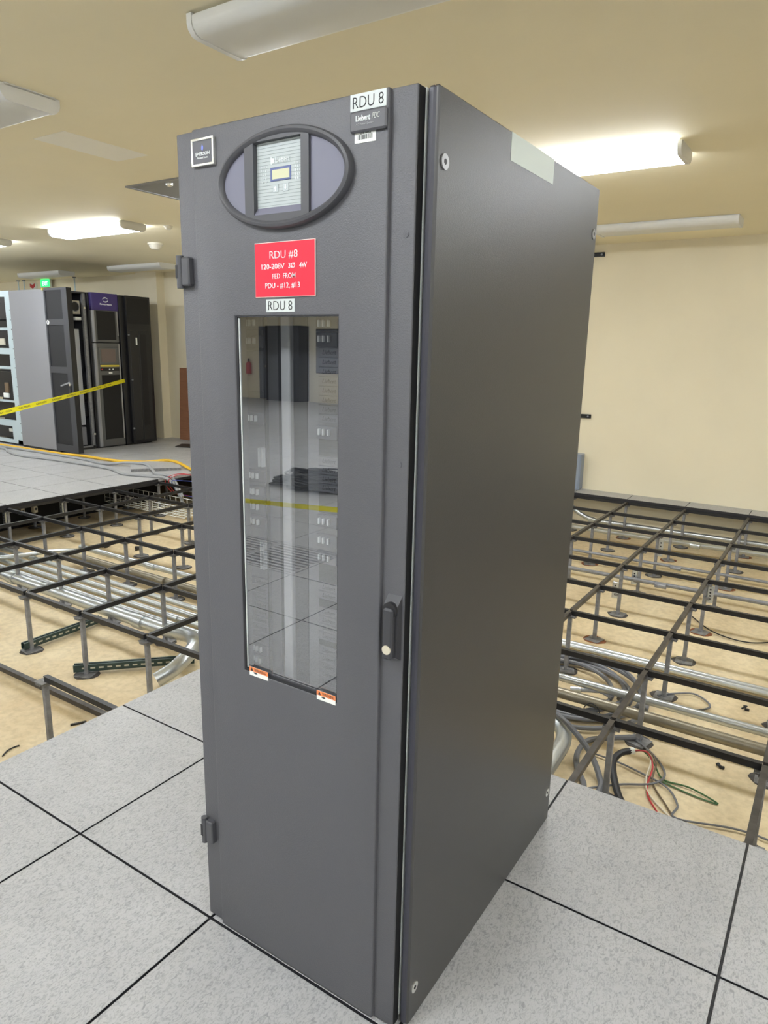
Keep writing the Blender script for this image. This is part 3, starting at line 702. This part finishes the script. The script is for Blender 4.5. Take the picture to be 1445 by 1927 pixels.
tape('barrier_tape', [(-2.6, -2.0, .57), (-1.85, -2.0, .61), (-1.1, -2.0, .655), (-.5, -2.0, .70)], .03, 'yellow caution tape mirrored in the cabinet window', ['CAUTION', 'CAUTION'])

# floor hoses and cables on the far panels
def cable(name, pts, r, m, label, cat='cable', n=8, seg=8, group=None, parent=None):
    return MB().tube(smooth_path(pts, seg), r, n).build(name, m, parent, label, cat, group)
YZ = .021
cable('yellow_hose', [(-10.4, 4.45, YZ), (-9.54, 4.56, YZ), (-8.84, 4.586, YZ), (-7.94, 4.63, YZ), (-7.58, 4.69, YZ), (-6.9, 4.72, YZ), (-6.54, 4.9, YZ), (-6.3, 5.04, .05), (-6.05, 5.03, .055), (-5.67, 4.9, .03), (-5.38, 4.78, .02), (-5.24, 4.68, -.02), (-5.2, 4.62, -.2), (-5.15, 4.5, -.40)], .019, 'hose_yellow', 'yellow hose running along the far floor into the open pit', 'hose')
cable('grey_cable', [(-9.6, 4.3, .016), (-9.154, 4.40, .016), (-8.75, 4.26, .016), (-8.3, 4.18, .016), (-7.64, 4.26, .016), (-6.9, 4.30, .016), (-6.4, 4.28, .016), (-6.0, 4.17, .016), (-5.6, 4.28, .016), (-5.44, 4.35, .0), (-5.3, 4.36, -.08), (-5.1, 4.3, -.25)], .019, 'cable_light', 'nearer of the two grey cables on the far panels')
cable('grey_cable', [(-9.9, 4.42, .016), (-9.2, 4.50, .016), (-8.4, 4.525, .016), (-7.42, 4.54, .016), (-6.86, 4.484, .016), (-6.5, 4.60, .05), (-6.22, 4.66, .055), (-5.9, 4.52, .03), (-5.71, 4.42, .016), (-5.50, 4.43, .016), (-5.38, 4.42, -.03), (-5.2, 4.38, -.2)], .019, 'cable_light', 'grey cable crossing the loose panel on the far floor')
# loose panel
lp = MB().box(0, .6096, 0, .6096, 0, .036).mesh('loose_floor_panel', 'floor_laminate', smooth=False)
lp.materials.append(M['zinc_plate'])
for p in lp.polygons:
    if p.normal.z < .5: p.material_index = 1
inst('loose_floor_panel', lp, (-6.12, 4.36, .0005), rz=math.atan2(.5, .37), label='loose floor panel lying on the far floor under the grey cables', cat='floor panel')
# plywood, mat piece, wall things
pw = MB().add([(-8.2, 6.93, 0), (-7.58, 6.93, 0), (-7.58, 6.985, 1.2), (-8.2, 6.985, 1.2), (-8.2, 6.944, 0), (-7.58, 6.944, 0), (-7.58, 6.999, 1.2), (-8.2, 6.999, 1.2)], [(0, 1, 2, 3), (7, 6, 5, 4), (0, 4, 5, 1), (3, 2, 6, 7), (0, 3, 7, 4), (1, 5, 6, 2)])
pw.build('plywood_board', 'wood', None, 'brown plywood board leaning on the back wall', 'board', loc=(-7.9, 6.72, 0))
MB().prism([(-7.49, 6.22), (-7.66, 6.50), (-7.4, 6.62), (-7.2, 6.32)], 'z', .0005, .012).build('black_mat', 'cable_black', None, 'small black mat on the floor by the plywood', 'mat', loc=(-7.45, 6.4, 0))
bb = empty('wall_box', (-1.45, 6.94, 0), 'blue grey steel box at the foot of the back wall', 'box')
MB().box(-1.72, -1.212, 6.88, 6.998, .001, .42, .004).build('body', 'box_blue', bb)
MB().box(-1.705, -1.225, 6.874, 6.881, .012, .408, .003).build('cover', 'box_blue', bb)
for z, lb in ((2.637, 'upper'), (.858, 'lower')):
    wbk = empty('wall_strut', (-1.4, 6.99, z), lb+' black strut bracket fixed to the back wall', 'bracket')
    MB().box(-1.75, -1.178, 6.965, 6.999, z-.022, z-.016).box(-1.75, -1.178, 6.965, 6.999, z+.016, z+.022).box(-1.75, -1.178, 6.993, 6.999, z-.016, z+.016).build('channel', 'cable_black', wbk)
    MB().cyl((-1.21, 6.993, z), (-1.21, 6.975, z), .011, 10).build('bolt', 'zinc_post', wbk)
# exit sign, alarm sign, hangers, smoke detector
ex = empty('exit_sign', (-11.75, 6.9, 2.6), 'small glowing green exit sign under the far ceiling', 'sign')
MB().box(-11.9, -11.6, 6.89, 6.93, 2.6, 2.745, .003).build('housing', 'white_enamel', ex)
MB().box(-11.895, -11.605, 6.884, 6.89, 2.605, 2.74).build('lit_face', 'exit_green', ex)
text('lettering', 'EXIT', 'exit_white', ex, -11.84, -11.66, 2.625, 2.70, 6.884, depth=.002, bold=.02)
al = empty('alarm_sign', (-12.28, 6.9, 2.59), 'small red and white sign left of the green exit sign', 'sign')
MB().box(-12.365, -12.2, 6.95, 6.999, 2.59, 2.69, .004).build('plate', 'label_white', al)
MB().prism([(-12.36, 2.685), (-12.36, 2.62), (-12.28, 2.593), (-12.205, 2.62), (-12.205, 2.685), (-12.28, 2.66)], 'y', 6.942, 6.951).build('red_mark', 'wire_red', al)
for i, (x, y) in enumerate(((-10.76, 6.85), (-12.40, 6.85), (-12.60, 6.85))):
    hg = empty('hanger_rod', (x, y, CEIL), ('steel hanger rod right of the green exit sign', 'right one of two thin hanger rods beside the red sign', 'left one of two thin hanger rods beside the red sign')[i], 'rod')
    MB().cyl((x, y, CEIL), (x, y, CEIL-.02), .03, 12).build('flange', 'zinc_post', hg)
    MB().cyl((x, y, CEIL-.018), (x, y, 1.9), .012, 8).build('rod', 'frame_zinc', hg)
def detector(x, y, label, s=1):
    sd = empty('smoke_detector', (x, y, CEIL), label, 'detector')
    MB().tube([(x, y, CEIL), (x, y, CEIL-.02*s)], .09*s, 20).build('base', 'smoke', sd)
    MB().tube([(x, y, CEIL-.02*s), (x, y, CEIL-.045*s), (x, y, CEIL-.07*s)], [.075*s, .07*s, .045*s], 20).build('sensor', 'smoke', sd)
detector(-5.85, 4.7, 'round smoke detector on the ceiling near the cabinet hinge side')
detector(-4.72, 3.95, 'tiny sprinkler cover on the ceiling beside the glowing light', .5)
# metal access panel in the ceiling
ap = empty('ceiling_access_panel', (-3.0, 2.85, CEIL), 'grey metal panel in the ceiling behind the cabinet', 'panel')
frame_ap = MB().box(-3.56, -2.34, 2.575, 2.60, CEIL-.012, CEIL).box(-3.56, -2.34, 3.16, 3.185, CEIL-.012, CEIL).box(-3.56, -3.535, 2.60, 3.16, CEIL-.012, CEIL).box(-2.365, -2.34, 2.60, 3.16, CEIL-.012, CEIL).build('frame', 'ups_trim', ap)
MB().box(-3.535, -2.365, 2.60, 3.16, CEIL-.006, CEIL).build('sheet', 'access_panel', ap)
lt = MB().tube([(-3.16, 2.66, CEIL-.005), (-3.16, 2.66, CEIL-.02), (-3.16, 2.66, CEIL-.03)], [.03, .028, .012], 14).build('latch', 'chrome', ap)
MB().box(-2.975, -2.665, 1.5, 2.08, CEIL-.002, CEIL).build('ceiling_patch', 'patch', None, 'faint paler rectangle on the ceiling at the left', 'patch', loc=(-2.82, 1.79, CEIL))  # thin plate in a paler tone than the ceiling

# ================================================================== UNDER THE FLOOR
def pipe(name, pts, r, m, label, couplings=(), elbows=8):
    t = empty(name, pts[0], label, 'pipe')
    MB().tube(smooth_path(pts, elbows) if len(pts) > 2 else pts, r, 14).build('tube', m, t)
    for x in couplings:
        a = Vector(pts[0]); MB().cyl((x-.045, a.y, a.z), (x+.045, a.y, a.z), r*1.17, 14).build('coupling', m, t)
    return t
XW = -6.19
big = pipe('large_conduit', [(XW, 1.83, -.36), (-5, 1.83, -.36), (-2.6, 1.835, -.36), (-2.35, 1.83, -.35), (-2.12, 1.78, -.31), (-1.97, 1.68, -.295), (-1.905, 1.55, -.315), (-1.91, 1.45, -.36), (-1.95, 1.36, -.402)], .046, 'galvanised', 'thick galvanised conduit nearest the lifted floor, bending down beside the cabinet', (-4.35, -2.7))
for y, n_, cp in ((1.965, 'galvanised conduit lying right behind the thickest one', (-2.75,)), (2.065, 'second thin galvanised conduit behind the thickest one', (-2.62,)), (2.165, 'third thin galvanised conduit behind the thickest one', (-2.5,)), (2.275, 'fourth thin galvanised conduit behind the thickest one', (-2.35, -4.9))):
    pipe('thin_conduit', [(XW, y, -.385), (-1.3, y+.005, -.385)], .021, 'galvanised', n_, cp)
pipe('dull_conduit', [(-4.55, 2.505, -.36), (3.6, 2.60, -.36)], .031, 'dull_conduit', 'dull tan conduit passing behind the cabinet from pit to pit', (-3.3,))
pipe('silver_conduit', [(-4.75, 2.72, -.365), (3.6, 2.80, -.365)], .025, 'galvanised', 'silver conduit running beside the dull tan one', (-4.1, -3.7))
pipe('crossing_conduit', [(-5.0, 1.9, -.335), (-4.85, 2.1, -.335), (-4.75, 2.45, -.345), (-4.7, 2.7, -.39)], .02, 'galvanised', 'short bright conduit climbing over the conduit bundle at the left')
for y, n_ in ((3.34, 'nearer one of the twin shiny conduits right of the cabinet'), (3.385, 'farther one of the twin shiny conduits right of the cabinet')):
    pipe('twin_conduit', [(-1.6, y, -.405), (3.6, y+.05, -.405)], .017, 'galvanised', n_)
for y, z, r_, m_, n_ in ((4.80, -.31, .018, 'zinc_post', 'grey pipe under the middle stringers right of the cabinet'), (5.40, -.31, .014, 'zinc_post', 'thin grey pipe two rows short of the back wall'), (6.34, -.31, .026, 'galvanised', 'bright pipe just in front of the back wall pedestals')):
    pipe('far_pipe', [(-1.8, y-.02, z), (3.6, y+.1, z)], r_, m_, n_, (.2,))
pipe('wall_pipe', [(-1.5, 6.74, -.12), (-1.3, 6.74, -.14), (-1.12, 6.74, -.25), (-.95, 6.745, -.30), (-.6, 6.75, -.305), (3.6, 6.8, -.305)], .026, 'galvanised', 'pipe bending down along the foot of the back wall')
pipe('elbow_conduit', [(-1.2, 2.24, -.345), (.02, 2.24, -.345), (.16, 2.235, -.345), (.27, 2.17, -.345), (.325, 2.06, -.35), (.335, 1.9, -.36), (.335, 1.7, -.375), (.335, 1.3, -.39)], .04, 'galvanised', 'thick grey conduit elbow emerging behind the cabinet')
# green strut channels
def strut(name, a, b, label):
    t = empty(name, a, label, 'strut'); a = Vector(a); b = Vector(b); d = (b-a).normalized(); sd = d.cross(Vector((0, 0, 1))).normalized()
    MB().bar(a, b, .041, .006).bar(a+sd*.019+Vector((0, 0, .02)), b+sd*.019+Vector((0, 0, .02)), .003, .041).bar(a-sd*.019+Vector((0, 0, .02)), b-sd*.019+Vector((0, 0, .02)), .003, .041).bar(a+sd*.013+Vector((0, 0, .04)), b+sd*.013+Vector((0, 0, .04)), .014, .003).bar(a-sd*.013+Vector((0, 0, .04)), b-sd*.013+Vector((0, 0, .04)), .014, .003).build('channel', 'strut_green', t)
    s = .05; L_ = (b-a).length; sl = MB()
    while s < L_-.04:
        p = a+d*s; sl.bar(p+sd*.0202+Vector((0, 0, .02)), p+d*.028+sd*.0202+Vector((0, 0, .02)), .0015, .010); s += .05
    sl.build('slots', 'slot_light', t)
strut('strut_channel', (-3.06, 1.17, -.425), (-3.08, 1.765, -.425), 'green slotted strut channel at the far left pedestal')
strut('strut_channel', (-2.5, 1.175, -.425), (-2.0, 1.70, -.425), 'green slotted strut channel running towards the cabinet')
# loose stringer on the slab
MB().bar((-3.3, .945, -.434), (-1.75, .965, -.434), .03, .03).build('loose_stringer', 'bare_stringer', None, 'loose steel stringer lying on the slab at the left', 'stringer', loc=(-2.5, .955, SLAB))
# bits of cable tie
cable('cable_tie', [(-1.975, .44, -.446), (-2.0, .48, -.444), (-2.006, .52, -.446), (-2.0, .54, -.446)], .004, 'cable_black', 'curved black cable tie on the slab at the left edge', 'cable tie', 6)
MB().bar((-1.97, .805, -.445), (-1.93, .875, -.445), .012, .009).build('plastic_strip', 'cable_black', None, 'short black strip on the slab beside the floor panels', 'strip', loc=(-1.95, .84, SLAB))
def clip(x, y, s, label):
    mb = MB(); rr = random.Random(int(x*1000))
    pts = [(x+rr.uniform(-.05, .05)*s, y+rr.uniform(-.05, .05)*s, SLAB+.008+rr.random()*.01) for _ in range(5)]
    mb.tube(smooth_path(pts, 5), .008*s, 6); mb.box(x-.02*s, x+.02*s, y-.015*s, y+.015*s, SLAB+.001, SLAB+.02*s, .002)
    mb.build('black_clip', 'cable_black', None, label, 'clip', loc=(x, y, SLAB))
clip(-4.8, 3.03, 1.1, 'black plastic clip on the slab behind the left conduits'); clip(-4.5, 3.18, 1.1, 'larger black clip on the slab nearest the cabinet side')
clip(1.02, 2.43, .6, 'small black clip on the slab at the right'); clip(1.05, 3.16, .6, 'small black clip on the slab beyond the conduits at the right')
# cable coil and loose cables right of the cabinet
coil = []
rr = random.Random(5); turns = 6; n = 40
for i in range(turns*n+1):
    a = 2*math.pi*i/n; k = i/n; e = .05*math.sin(k*2.1)+.03*math.sin(k*5.3)
    coil.append((.10+(.30+.022*k+e)*math.cos(a)+.03*math.sin(k*1.7), 2.80+(.31+.022*k+e)*math.sin(a)+.03*math.cos(k*2.3), -.434+.006*(k % 3)+.004*math.sin(a*2+k)+.06*max(0, math.sin(a)-.3)*(k/turns)))
cc = empty('cable_coil', (.1, 2.8, SLAB), 'coil of thick grey cable on the slab behind the cabinet', 'cable')
MB().tube(coil, .0135, 8).build('coiled_cable', 'cable_grey', cc)
MB().tube([(.335+.045*math.cos(a*math.pi/8), 2.50, -.39+.05*math.sin(a*math.pi/8)) for a in range(16)], .003, 5, True).build('tie', 'cable_black', cc)
MB().cyl((.14, 2.72, -.40), (.20, 2.735, -.395), .016, 10).build('connector', 'galvanised', cc)
MB().tube(smooth_path([(.2, 2.735, -.395), (.3, 2.77, -.39), (.38, 2.75, -.40)], 5), [.014]*5+[.011]*6, 8).build('plug', 'cable_light', cc)
Z = -.437
cable('looped_cable', [(-.1, 2.33, -.30), (.12, 2.27, -.288), (.209, 2.20, -.288), (.33, 2.11, -.288), (.46, 2.05, -.36), (.545, 1.96, -.425), (.572, 1.86, -.437), (.57, 1.5, -.437)], .0145, 'cable_grey', 'grey cable arching over the conduit elbow')
cable('looped_cable', [(.62, 2.46, -.43), (.5, 2.36, -.425), (.40, 2.26, -.425), (.385, 2.12, -.43), (.43, 1.98, -.432), (.50, 1.86, -.432), (.56, 1.6, -.432)], .0145, 'cable_grey', 'grey cable bowing across the slab by the elbow')
bcab = empty('cut_cable', (.62, 2.0, SLAB), 'thick black cut cable with coloured cores fanning out', 'cable')
MB().tube(smooth_path([(.70, 1.82, -.435), (.655, 1.88, -.425), (.60, 1.99, -.40), (.575, 2.08, -.385), (.59, 2.15, -.375), (.625, 2.19, -.372)], 8), .0165, 10).build('sheath', 'cable_black', bcab)
MB().cyl((.622, 2.188, -.372), (.64, 2.203, -.371), .017, 10).build('tape_wrap', 'label_white', bcab)
for m_, pts in (('wire_white', [(.64, 2.2, -.371), (.69, 2.235, -.375), (.725, 2.2, -.40), (.73, 2.1, -.435), (.77, 1.99, -.443), (.9, 1.86, -.443), (1.0, 1.8, -.443)]),
                ('wire_red', [(.64, 2.2, -.368), (.70, 2.23, -.373), (.74, 2.18, -.41), (.745, 2.07, -.44), (.77, 1.97, -.443), (.835, 1.87, -.443), (.85, 1.84, -.443)]),
                ('wire_brown', [(.64, 2.2, -.373), (.70, 2.25, -.377), (.75, 2.2, -.40), (.76, 2.1, -.44), (.84, 1.97, -.443), (.95, 1.85, -.443), (1.2, 1.82, -.443)]),
                ('wire_green', [(.64, 2.2, -.375), (.68, 2.24, -.38), (.74, 2.22, -.42), (.80, 2.15, -.443), (.92, 2.15, -.44), (1.05, 2.10, -.443), (.95, 2.10, -.444), (.80, 2.13, -.444)])):
    MB().tube(smooth_path(pts, 6), .0042, 6).build('core', m_, bcab)
cable('thin_lead', [(.45, 2.17, Z), (.573, 2.164, Z), (.703, 2.133, Z), (.83, 2.084, Z), (.90, 1.97, Z), (.915, 1.87, Z), (1.19, 1.95, Z), (1.5, 1.9, Z)], .005, 'cable_grey', 'thin grey lead curving over the slab under the fanned wires', n=6)
cable('thin_lead', [(.60, 2.43, Z), (.677, 2.368, Z), (.76, 2.27, Z), (.80, 2.17, Z), (.76, 2.07, Z), (.64, 1.98, Z), (.52, 1.86, Z)], .0055, 'cable_grey', 'thin grey lead looping from the nearest right pedestal', n=6)
cable('thin_lead', [(.58, 3.02, Z), (.661, 3.108, Z), (.76, 3.17, Z), (.85, 3.10, Z), (.86, 3.03, Z), (.79, 2.96, Z), (.65, 2.95, -.434)], .006, 'cable_grey', 'grey cable loop on the slab behind the silver conduit', n=6)
cable('thin_lead', [(.5, 4.55, Z), (.7, 4.3, Z), (.95, 4.25, Z), (1.2, 4.5, Z)], .005, 'cable_black', 'thin black lead on the far slab at the right', n=6)
# perforated straps clamped to pedestals
def strap(i, j, dx, z0, z1, label):
    x, y = i*T, j*T; t = empty('strap_bracket', (x+dx, y, z0), label, 'bracket')
    MB().box(x+dx-.022, x+dx+.022, y-.019, y-.014, z0, z1, .001).box(x+dx-.022, x+dx-.018, y-.019, y+.02, z0, z1).build('plate', 'galvanised', t)
    MB().bar((x+dx, y-.022, z0+.03), (x, y-.022, z0+.03), .006, .02).build('clamp', 'zinc_plate', t)
    for k in range(4):
        z = z0+.03+k*(z1-z0-.06)/3; MB().cyl((x+dx, y-.0195, z), (x+dx, y-.0188, z), .007, 10).build('hole', 'cab_dark', t)
strap(0, 9, .035, -.25, -.09, 'perforated galvanised strap on the pedestal farthest from the camera'); strap(0, 8, -.035, -.365, -.24, 'low galvanised strap on a pedestal by the grey pipe')
strap(0, 7, -.035, -.31, -.18, 'galvanised strap on the pedestal nearest the cabinet side'); strap(1, 7, .035, -.20, -.07, 'galvanised strap on the pedestal nearest the right edge')
strap(-9, 4, -.05, -.22, -.08, 'small galvanised strap under the far floor edge at the left'); strap(-9, 5, -.05, -.24, -.08, 'galvanised strap beside the outlet under the far floor edge')
for i, (x, y) in enumerate(((-5.75, 2.86), (-5.75, 2.72))):
    ob = empty('outlet_box', (x, y, -.12), ('right outlet box hanging in the dark under the far floor', 'left outlet box hanging in the dark under the far floor')[i], 'outlet')
    MB().box(x-.03, x+.03, y-.02, y+.02, -.19, -.062, .003).build('box', 'ivory', ob)
    for z in (-.1, -.15): MB().cyl((x+.03, y, z), (x+.032, y, z), .014, 12).build('socket', 'cab_dark', ob)
MB().box(-6.235, -6.225, 0, 8*T, SLAB, -.032).build('shade_sheet', 'gap_black', None, 'added black sheet standing for the dark under the far floor', 'sheet', loc=(-6.23, 2.4, SLAB))  # added sheet, its black stands in for shade below the far panels
# wire cable basket
tb = MB(); xa, xb, y0, y1, z0, z1 = -6.2, -4.75, 4.02, 4.36, -.33, -.21
for y in (y0, y1):
    for z in (z1, (z0+z1)/2, z0): tb.cyl((xa, y, z), (xb, y, z), .004, 6)
for y in (y0+.085, y0+.17, y0+.255): tb.cyl((xa, y, z0), (xb, y, z0), .004, 6)
x = xa
while x <= xb:
    tb.tube([(x, y0, z1), (x, y0, z0), (x, y1, z0), (x, y1, z1)], .004, 6); x += .1
tb.build('wire_cable_basket', 'label_white', None, 'white wire mesh cable basket under the far floor edge', 'cable tray', loc=(-5.6, 4.2, z0))
for m_, dx, lb in (('wire_red', 0, 'red wire looping out of the pit by the far floor edge'), ('wire_red', .06, 'second red wire looping out of the pit by the far floor edge'), ('wire_blue', .12, 'blue wire hanging into the pit by the far floor edge')):
    cable('loose_wire', [(-5.35+dx, 4.62, -.25), (-5.42+dx, 4.42, -.18), (-5.45+dx, 4.34, -.02), (-5.36+dx, 4.45, .05 if m_ == 'wire_red' else -.02), (-5.2+dx, 4.55, .03 if m_ == 'wire_red' else -.04), (-5.08+dx, 4.6, -.1)], .0045, m_, lb, 'wire', n=6)

# ================================================================== MIRRORED IN THE WINDOW (behind the camera)
CR = empty('cooling_unit', (-13.2, -15.0, 0), 'dark cooling unit against the wall, mirrored in the cabinet window', 'cooling unit')
MB().box(-13.6, -12.3, -15.38, -14.9, 0, 2.2, .01).build('body', 'crac_black', CR)
dk = MB().box(-14.25, -13.6, -15.39, -15.3, 0, 2.2, .005).build('grey_door', 'crac_grey', CR)
MB().box(-13.95, -13.7, -15.3, -15.285, 1.25, 1.95).build('door_window', 'door_glass_grey', dk)
MB().bar((-13.95, -15.26, 1.0), (-13.65, -15.26, 1.0), .04, .05).build('push_bar', 'chrome', dk)
bo = empty('wall_board', (-11.4, -15.3, 1.5), 'dark board on the wall, mirrored in the cabinet window', 'board')
MB().box(-12.0, -10.7, -15.39, -15.33, .85, 2.12, .005).build('board', 'crac_black', bo); MB().box(-11.97, -10.73, -15.33, -15.32, .88, 2.09).build('face', 'crac_grey', bo)
fe = empty('fire_extinguisher', (-14.7, -15.3, .9), 'red fire extinguisher on the wall, mirrored in the cabinet window', 'extinguisher')
MB().tube([(-14.7, -15.3, .75), (-14.7, -15.3, 1.05), (-14.7, -15.3, 1.12)], [.085, .085, .04], 16).build('cylinder', 'wire_red', fe); MB().tube([(-14.7, -15.3, 1.12), (-14.7, -15.3, 1.22)], .03, 10).build('valve', 'cable_black', fe)
pile = empty('cable_pile', (-3.8, -5.1, 0), 'tangled heap of dark cable on the floor, mirrored in the cabinet window', 'cable')
rr = random.Random(11); pts = []
for i in range(90):
    a = i*1.9+rr.random(); R = .25+.3*rr.random(); pts.append((-3.75+R*1.1*math.cos(a), -5.1+R*.8*math.sin(a), .02+.34*rr.random()*max(0,1-R/.6)))
MB().tube(smooth_path(pts, 5), .012, 6).build('heap', 'cable_black', pile)
